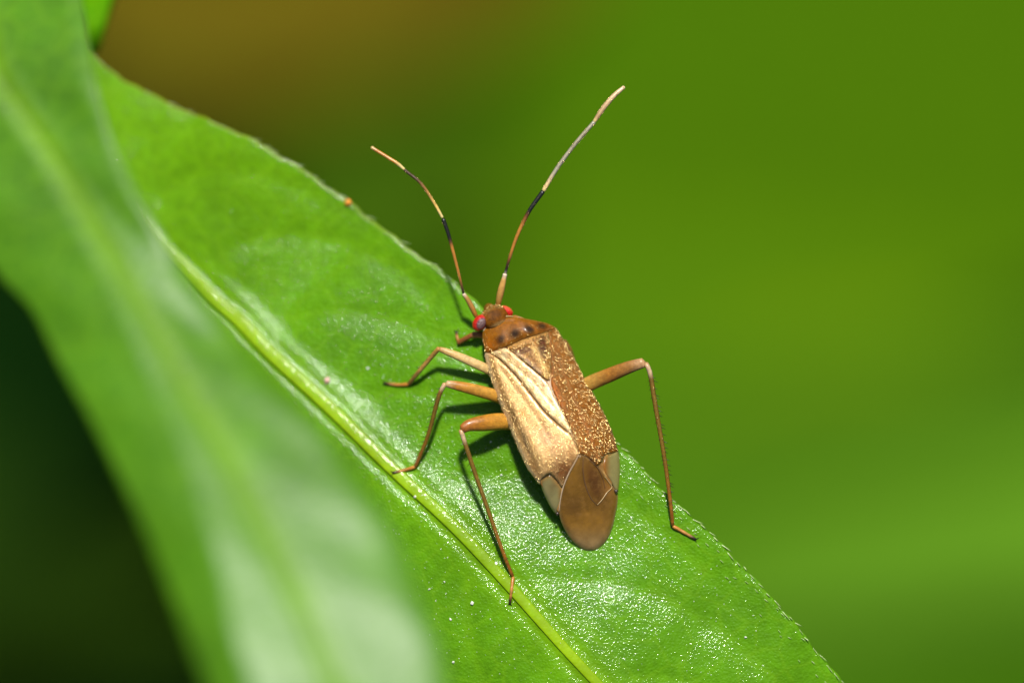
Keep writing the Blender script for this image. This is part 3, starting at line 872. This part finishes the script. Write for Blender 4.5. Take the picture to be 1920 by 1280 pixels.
# --- legs
FEM = (.42, .20, .022)
def leg(label, femur, femr, fst, tibia, tibr, tarsus, spine_side=0, spines=0, tst=None, flat=.8):
    o, P = seg_tube('leg', wp(*femur), femr, fst, M_leg, bug, sides=14, flat=flat, label=label)
    tst = tst or [(0, (.42, .24, .10)), (.04, (.55, .40, .25)), (.1, (.15, .085, .010)), (.5, (.16, .092, .008)), (1, (.24, .08, .006))]
    t, TP = seg_tube('tibia', wp(*tibia), tibr, tst, M_leg, o, sides=8)
    ta, TA = seg_tube('tarsus', wp(*tarsus), lambda q: 3.2-1.0*q+.5*abs(math.sin(q*9.4)), [(0, (.42, .17, .02)), (.7, (.38, .17, .04)), (.86, DBR), (1, BLK)], M_leg, o, n=24, sides=8)
    # claws
    end = Vector(TA[-1]); d = (end-Vector(TA[-4])).normalized(); sd = d.cross(Vector((0, 0, 1))).normalized()
    its = []
    for s in (-1, 1):
        its.append((end, end+d*.06+sd*s*.05-Vector((0, 0, .03)), .014, sd*s*.012))
    c = spikes('claw', its, M_dark_sp, None); del c['kind']
    c.data.transform(Matrix.Translation(-BL)); c.parent = o
    # knee
    k = Vector(TP[0])
    if spines:
        its = []
        n = len(TP)
        for q in range(spines):
            f = .08+.86*(q+random.uniform(-.3, .3))/spines
            i = min(n-2, int(f*(n-1))); p = Vector(TP[i]).lerp(Vector(TP[i+1]), f*(n-1)-i); T = (Vector(TP[i+1])-Vector(TP[i])).normalized()
            sdv = T.cross(Vector((0, 0, 1))).normalized()*spine_side
            L = random.uniform(8, 13)*MM
            its.append((p+sdv*2.5*MM, p+sdv*(2.5*MM+L*.82)+T*L*.55+Vector((0, 0, random.uniform(-.02, .05))), .010, Vector((0, 0, 0))))
        for q in range(spines//2):
            f = random.uniform(.1, .9); i = int(f*(n-1)); p = Vector(TP[i]); T = (Vector(TP[min(n-1, i+1)])-Vector(TP[i-1])).normalized()
            sdv = T.cross(Vector((0, 0, 1))).normalized()*-spine_side
            L = random.uniform(5, 9)*MM
            its.append((p+sdv*2.5*MM, p+sdv*(2.5*MM+L*.7)+T*L*.6, .008, Vector((0, 0, 0))))
        sp = spikes('spine', its, M_dark_sp, None); sp.data.transform(Matrix.Translation(-BL)); sp.parent = o
    return o, P, TP, TA
def G(px, py, h=.035): return (px, py, LZ(px, py)+h)
LEGS = []
pf = [(0, (.48, .30, .09)), (.5, (.60, .42, .17)), (.9, (.52, .34, .11)), (1, (.35, .18, .05))]
LEGS.append(leg('left front leg, pale', [(935, 702, -.42), (910, 690, -.30), (865, 670, -.22), (824, 654, -.18)], lambda t: 9.5-2.0*t-3.0*t**6, pf,
    [(823, 653, -.18), (806, 672, -.38), (785, 697, LZ(785, 697)+.32), G(767, 719, .06)], lambda t: 4.6-.6*t, [G(766, 720, .05), G(745, 721), G(721, 718)], 1, 5, [(0, (.40, .2, .04)), (.5, (.36, .2, .05)), (1, (.22, .09, .02))]))
LEGS.append(leg('left middle leg', [(950, 748, -.40), (928, 741, -.22), (880, 728, .0), (838, 719, .10)], lambda t: 12.5-2.5*t-3.5*t**5, [(0, FEM), (.5, (.46, .23, .03)), (.85, (.40, .17, .02)), (1, (.45, .3, .15))],
    [(834, 719, .10), (822, 745, .05), (803, 815, LZ(803, 815)+.45), G(779, 874, .06)], lambda t: 4.3-.9*t, [G(778, 875, .05), G(758, 881), G(737, 886)], 1, 14))
LEGS.append(leg('left hind leg, with an orange thigh', [(985, 795, -.35), (945, 790, -.12), (905, 793, .12), (880, 797, .22), (867, 804, .26)], lambda t: 12+4.5*math.sin(math.pi*min(1, t*.95))-4*t**4, [(0, (.48, .24, .03)), (.5, (.46, .21, .02)), (.75, (.36, .14, .012)), (1, (.30, .10, .02))],
    [(864, 806, .26), (885, 870, .22), (920, 970, LZ(920, 970)+.45), (945, 1040, LZ(945, 1040)+.22), G(961, 1079, .06)], lambda t: 4.5-1.2*t, [G(962, 1081, .05), G(959, 1106), G(956, 1131)], 1, 18))
LEGS.append(leg('right hind leg, with a long spiny shin', [(1070, 745, -.75), (1100, 722, -.50), (1145, 702, -.20), (1180, 688, .0), (1206, 680, .10)], lambda t: 14.5-.5*t-4.5*t**4, [(0, (.42, .21, .03)), (.35, (.44, .25, .05)), (.6, (.34, .14, .02)), (.85, (.30, .14, .035)), (1, (.45, .26, .12))],
    [(1211, 681, .10), (1219, 700, .10), (1228, 755, .08), (1246, 860, LZ(1230, 880)+.42), (1258, 950, LZ(1250, 950)+.2), G(1261, 984, .06)], lambda t: 4.6-1.1*t, [G(1262, 986, .05), G(1280, 996), G(1304, 1010)], -1, 24))
# right middle leg and right front leg mostly hidden under the body
LEGS.append(leg('right middle leg, mostly hidden behind the body', [(1010, 690, -.7), (1035, 665, -.85), (1058, 640, -.95)], lambda t: 9-3*t, [(0, FEM), (1, (.25, .1, .03))],
    [(1058, 639, -.95), (1068, 655, -1.0), (1074, 675, -1.05), (1078, 705, LZ(1060, 705)+.05)], lambda t: 4.2, [(1078, 706, -1.0), (1074, 722, -.95), (1068, 740, -.9)], 1, 0, [(0, (.2, .08, .02)), (1, (.22, .09, .02))]))
LEGS.append(leg('right front leg, reaching out beneath the head', [(950, 660, -.75), (935, 640, -.85), (905, 628, LZ(905, 628)+.22), (886, 628, LZ(886, 628)+.24)], lambda t: 8-1.5*t, [(0, FEM), (1, (.28, .12, .03))],
    [(886, 628, LZ(886, 628)+.24), (872, 635, LZ(872, 635)+.15), (860, 642, LZ(860, 642)+.06)], lambda t: 5.0, [G(861, 642, .05), G(857, 632), G(856, 622)], 1, 0, [(0, (.24, .08, .02)), (1, (.24, .08, .02))]))

# --- short golden hairs all over
def scatter(data, count, dens, Lr, r, lift, items, jitter=.35, zoff=0.0, back=1.0):
    P, V, F = data
    areas = []
    for f in F:
        a, b, c = (V[i] for i in f[:3]); areas.append((b-a).cross(c-a).length)
    areas = np.array(areas); areas /= areas.sum()
    idx = rng.choice(len(F), size=count, p=areas)
    rear = Vector((AX[0], -AX[1], 0))
    for i in idx:
        f = F[i]; u, v = rng.random(2)
        if u+v > 1: u, v = 1-u, 1-v
        a, b, c = (V[k] for k in f[:3]); pa, pb, pc = (P[k] for k in f[:3])
        pp = pa+(pb-pa)*u+(pc-pa)*v
        if random.random() > dens(pp[0], pp[1]): continue
        p = a+(b-a)*u+(c-a)*v; n = (b-a).cross(c-a).normalized()
        if n.z < 0: n = -n
        d = rear*back+Vector((random.gauss(0, jitter), random.gauss(0, jitter), 0)); d = (d-n*d.dot(n)).normalized()
        L = random.uniform(*Lr); lf = lift*random.uniform(.5, 1.5)
        items.append((p-n*.004, p+(d+n*lf).normalized()*L, r, n*(L*.12)))
items = []
scatter(corR_d, 1800, lambda x, y: .85, (.04, .075), .0070, .35, items)
scatter(corL_d, 1700, lambda x, y: .9, (.035, .07), .0066, .22, items)
scatter(clavL_d, 420, lambda x, y: .9, (.035, .07), .0065, .22, items)
scatter(scut_d, 520, lambda x, y: .9, (.04, .08), .008, .35, items)
scatter(pron_d, 260, lambda x, y: .6, (.03, .06), .006, .6, items)
hair = spikes('body_hair', items, M_gold, None); hair.data.transform(Matrix.Translation(-BL)); hair.parent = bug
# fringe on the outline of body and forehead
items = []
for k in range(170):
    f = random.random()
    e = curve([(1041, 614), (1068, 657), (1098, 713), (1130, 770), (1157, 838)], 100)[int(f*99)] if random.random() < .6 else curve([(909, 663), (918, 704), (943, 772), (974, 846), (1010, 906)], 100)[int(f*99)]
    sgn = 1 if st(*e)[1] > 0 else -1
    b0 = W(e[0]-NX[0]*sgn*1.0, e[1]-NX[1]*sgn*1.0, HB(e[0], e[1])-.02)
    dd = Vector((NX[0]*sgn*.5+AX[0]*.8, -(NX[1]*sgn*.5+AX[1]*.8), .2)).normalized()
    items.append((b0, b0+dd*random.uniform(.04, .08), .006, Vector((0, 0, 0))))
for k in range(150):
    a = random.uniform(.2, 2.9); q_ = random.uniform(.3, 1)**.6; p = hc+tr*(.28*q_*math.cos(a))+fr*(.24*q_*math.sin(a))+up*(.19*math.sqrt(max(0, 1-q_*q_))+.02)
    items.append((p, p+(fr*.5+up*.7+tr*random.gauss(0, .3)).normalized()*random.uniform(.03, .06), .007, Vector((0, 0, 0))))
for AP, lo in ((antR_P, 1), (antL_P, 1)):
    for si, (P, rf) in enumerate(AP):
        if si == 0: continue
        cnt = (0, 30, 110, 50)[si] if AP is antR_P else (0, 20, 30, 20)[si]
        for k in range(cnt):
            i = random.randrange(1, len(P)-1); T = (Vector(P[i+1])-Vector(P[i-1])).normalized(); o1 = T.orthogonal().normalized(); an = random.uniform(0, 6.283)
            nrm = (o1*math.cos(an)+T.cross(o1)*math.sin(an)); r0 = rf(i/(len(P)-1))*MM
            p = Vector(P[i])+T*random.uniform(-.02, .02)+nrm*r0*.9
            items.append((p, p+(T*.85+nrm*.4).normalized()*random.uniform(.035, .06), .005, Vector((0, 0, 0))))
for (o, P, TP, TA) in LEGS[:4]:
    for k in range(90):
        i = random.randrange(2, len(TP)-1); T = (Vector(TP[i])-Vector(TP[i-1])).normalized(); o1 = T.orthogonal().normalized(); an = random.uniform(0, 6.283)
        nrm = (o1*math.cos(an)+T.cross(o1)*math.sin(an)); p = Vector(TP[i])+nrm*.045
        items.append((p, p+(T*.85+nrm*.35).normalized()*random.uniform(.03, .055), .005, Vector((0, 0, 0))))
hf = spikes('fringe_hair', items, M_gold, None); hf.data.transform(Matrix.Translation(-BL)); hf.parent = bug

# ------------------------------------------------------------------ tiny things lying on the leaf
M_white = simple('white_dust', (.8, .78, .7), rough=.5)
def grain(name, px, py, r, mat, label=None, cat=None, seed=0, h=.4):
    bmx = bmesh.new(); bmesh.ops.create_icosphere(bmx, subdivisions=2, radius=r*MM)
    rr = random.Random(seed)
    for v in bmx.verts: v.co *= rr.uniform(.8, 1.2)
    me = bpy.data.meshes.new(name); bmx.to_mesh(me); bmx.free()
    o = link(name, me, mat); o.location = W(px, py, LZ(px, py)+r*MM*h)
    if label: o['label'] = label; o['category'] = cat
    return o
M_or = simple('orange_speck', (.75, .30, .04), rough=.3)
grain('insect_egg', 653, 380, 6.5, M_or, 'tiny orange round egg on the upper margin of the leaf', 'egg', 3)
M_pink = simple('pink_speck', (.6, .36, .30), rough=.5)
grain('pollen_clump', 613, 713, 6, M_pink, 'pale pink speck beside the yellow midrib, left of the insect', 'speck', 5)
# loose pale dust: one object
bmx = bmesh.new()
spots = [(778, 930, 3), (885, 1129, 4), (805, 1104, 2.5), (920, 828, 2), (940, 890, 2.5), (833, 1090, 2), (1398, 1194, 3), (930, 1055, 3), (1058, 975, 2.5), (690, 690, 3), (850, 1240, 3), (845, 1160, 2.5)]
spots += [(random.uniform(700, 1450), random.uniform(620, 1270), random.uniform(.4, 1.1)) for _ in range(900)]
for (x, y, r) in spots:
    u = leaf_uv(np.array([[x, y]]))[0][0]
    if u > 380 or x > 830+.9*(y-500)+10: continue
    ret = bmesh.ops.create_icosphere(bmx, subdivisions=1, radius=r*MM)
    c = W(x, y, LZ(x, y)+r*MM*.5)
    for v in ret['verts']: v.co = v.co*random.uniform(.45, 1.3)+c
me = bpy.data.meshes.new('dust'); bmx.to_mesh(me); bmx.free()
du = link('dust', me, M_white, smooth=False); du['kind'] = 'stuff'; du['label'] = 'pale dust grains scattered over the leaf around the insect'; du['category'] = 'dust'

# ------------------------------------------------------------------ far background, out of focus
def soil_mat():
    m, n, l, p = new_mat('soil')
    co = coords(n); a = nz(n, l, .05, 6, .6, coord=co); b = nz(n, l, .4, 5, .6, coord=co)
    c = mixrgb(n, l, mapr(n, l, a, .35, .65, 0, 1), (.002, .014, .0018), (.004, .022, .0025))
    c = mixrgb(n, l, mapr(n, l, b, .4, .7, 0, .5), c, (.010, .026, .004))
    l.new(c, p.inputs['Base Color']); p.inputs['Roughness'].default_value = .95; p.inputs['Specular IOR Level'].default_value = 0
    bu = n.new('ShaderNodeBump'); bu.inputs['Distance'].default_value = 2; l.new(b, bu.inputs['Height']); l.new(bu.outputs[0], p.inputs['Normal'])
    return m
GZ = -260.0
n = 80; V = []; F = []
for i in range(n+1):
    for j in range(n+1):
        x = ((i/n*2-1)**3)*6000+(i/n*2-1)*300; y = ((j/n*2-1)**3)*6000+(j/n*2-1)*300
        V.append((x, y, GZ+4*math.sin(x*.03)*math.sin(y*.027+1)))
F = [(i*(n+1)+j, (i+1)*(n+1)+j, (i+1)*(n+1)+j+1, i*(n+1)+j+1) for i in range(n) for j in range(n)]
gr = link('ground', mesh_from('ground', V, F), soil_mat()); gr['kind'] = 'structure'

def FW(px, py, z): return W(px, py, z)
shrub = thing('background_shrub', 'large green leafy shrub far out of focus behind the insect', 'shrub', (60, 10, GZ))
def bleaf(base, tip, z0, z1, width, col, label=None, mat=None, parent=shrub, name='leaf', **kw):
    a = FW(base[0], base[1], z0); b = FW(tip[0], tip[1], z1)
    mid = (a+b)/2+Vector((0, 0, abs(b-a)*0.06 if False else 3)); side = (b-a).cross(Vector((0, 0, 1))).normalized()*(b-a).length*.05
    o = blade(name, [a, (a*2+b)/3+side*.8+Vector((0, 0, 3)), mid+side, (a+b*2)/3+side*.8+Vector((0, 0, 2)), b], width, mat or M_far, col, parent, thick=.4, **kw)
    if parent is not None:
        o.matrix_parent_inverse = Matrix.Translation(-parent.location)
    if label: o['label'] = label
    return o
g1 = (.055, .142, .0015); g2 = (.062, .150, .002); g3 = (.100, .155, .003); g4 = (.050, .160, .004); g5 = (.075, .185, .008); g6 = (.038, .118, .002)
bleaf((2600, 100), (850, -300), -218, -228, 26, g6)
bleaf((2300, 450), (1000, 60), -208, -216, 24, g2)
bleaf((2900, 900), (420, 420), -200, -200, 36, g1)
bleaf((1950, 770), (1080, 890), -186, -190, 6, (.112, .205, .002))
bleaf((2700, 1000), (700, 1010), -180, -186, 9, (.055, .15, .005))
bleaf((2600, 930), (1150, 1230), -165, -170, 5, (.092, .235, .012))
bleaf((2600, 1400), (900, 1480), -172, -176, 14, g4)
bleaf((2500, 620), (1600, 760), -182, -186, 4, (.028, .085, .003))
bleaf((960, 500), (420, 250), -194, -196, 9, (.030, .075, .002))
# woody stem of the shrub
sp = [Vector(p) for p in curve([(150, 60, GZ), (140, 50, -230), (120, 20, -200), (100, 0, -170)], 30)]
so_ = link('stem', tube_mesh('stem', sp, [3-.04*i for i in range(30)], [(.12, .10, .04)]*30, sides=12), M_rib, shrub)
so_.matrix_parent_inverse = Matrix.Translation(-shrub.location)
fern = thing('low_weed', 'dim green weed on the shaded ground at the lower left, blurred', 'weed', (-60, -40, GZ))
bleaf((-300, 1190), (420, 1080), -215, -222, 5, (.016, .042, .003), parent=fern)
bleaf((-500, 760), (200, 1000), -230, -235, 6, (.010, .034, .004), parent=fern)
dry = bleaf((-250, -190), (1150, -130), -192, -196, 12, (.096, .068, .003), parent=None, name='dry_leaf', fold=.15, ribcol=(.15, .07, .004))
dry['label'] = 'withered orange brown leaf, blurred, behind the upper left of the picture'; dry['category'] = 'dry leaf'
oliv = bleaf((1700, -330), (250, 250), -225, -225, 17, (.034, .038, .0015), parent=None, name='dry_leaf', fold=.12, ribcol=(.06, .05, .004))
oliv['label'] = 'olive dying leaf, blurred, at the top between brown leaf and green shrub'; oliv['category'] = 'dry leaf'
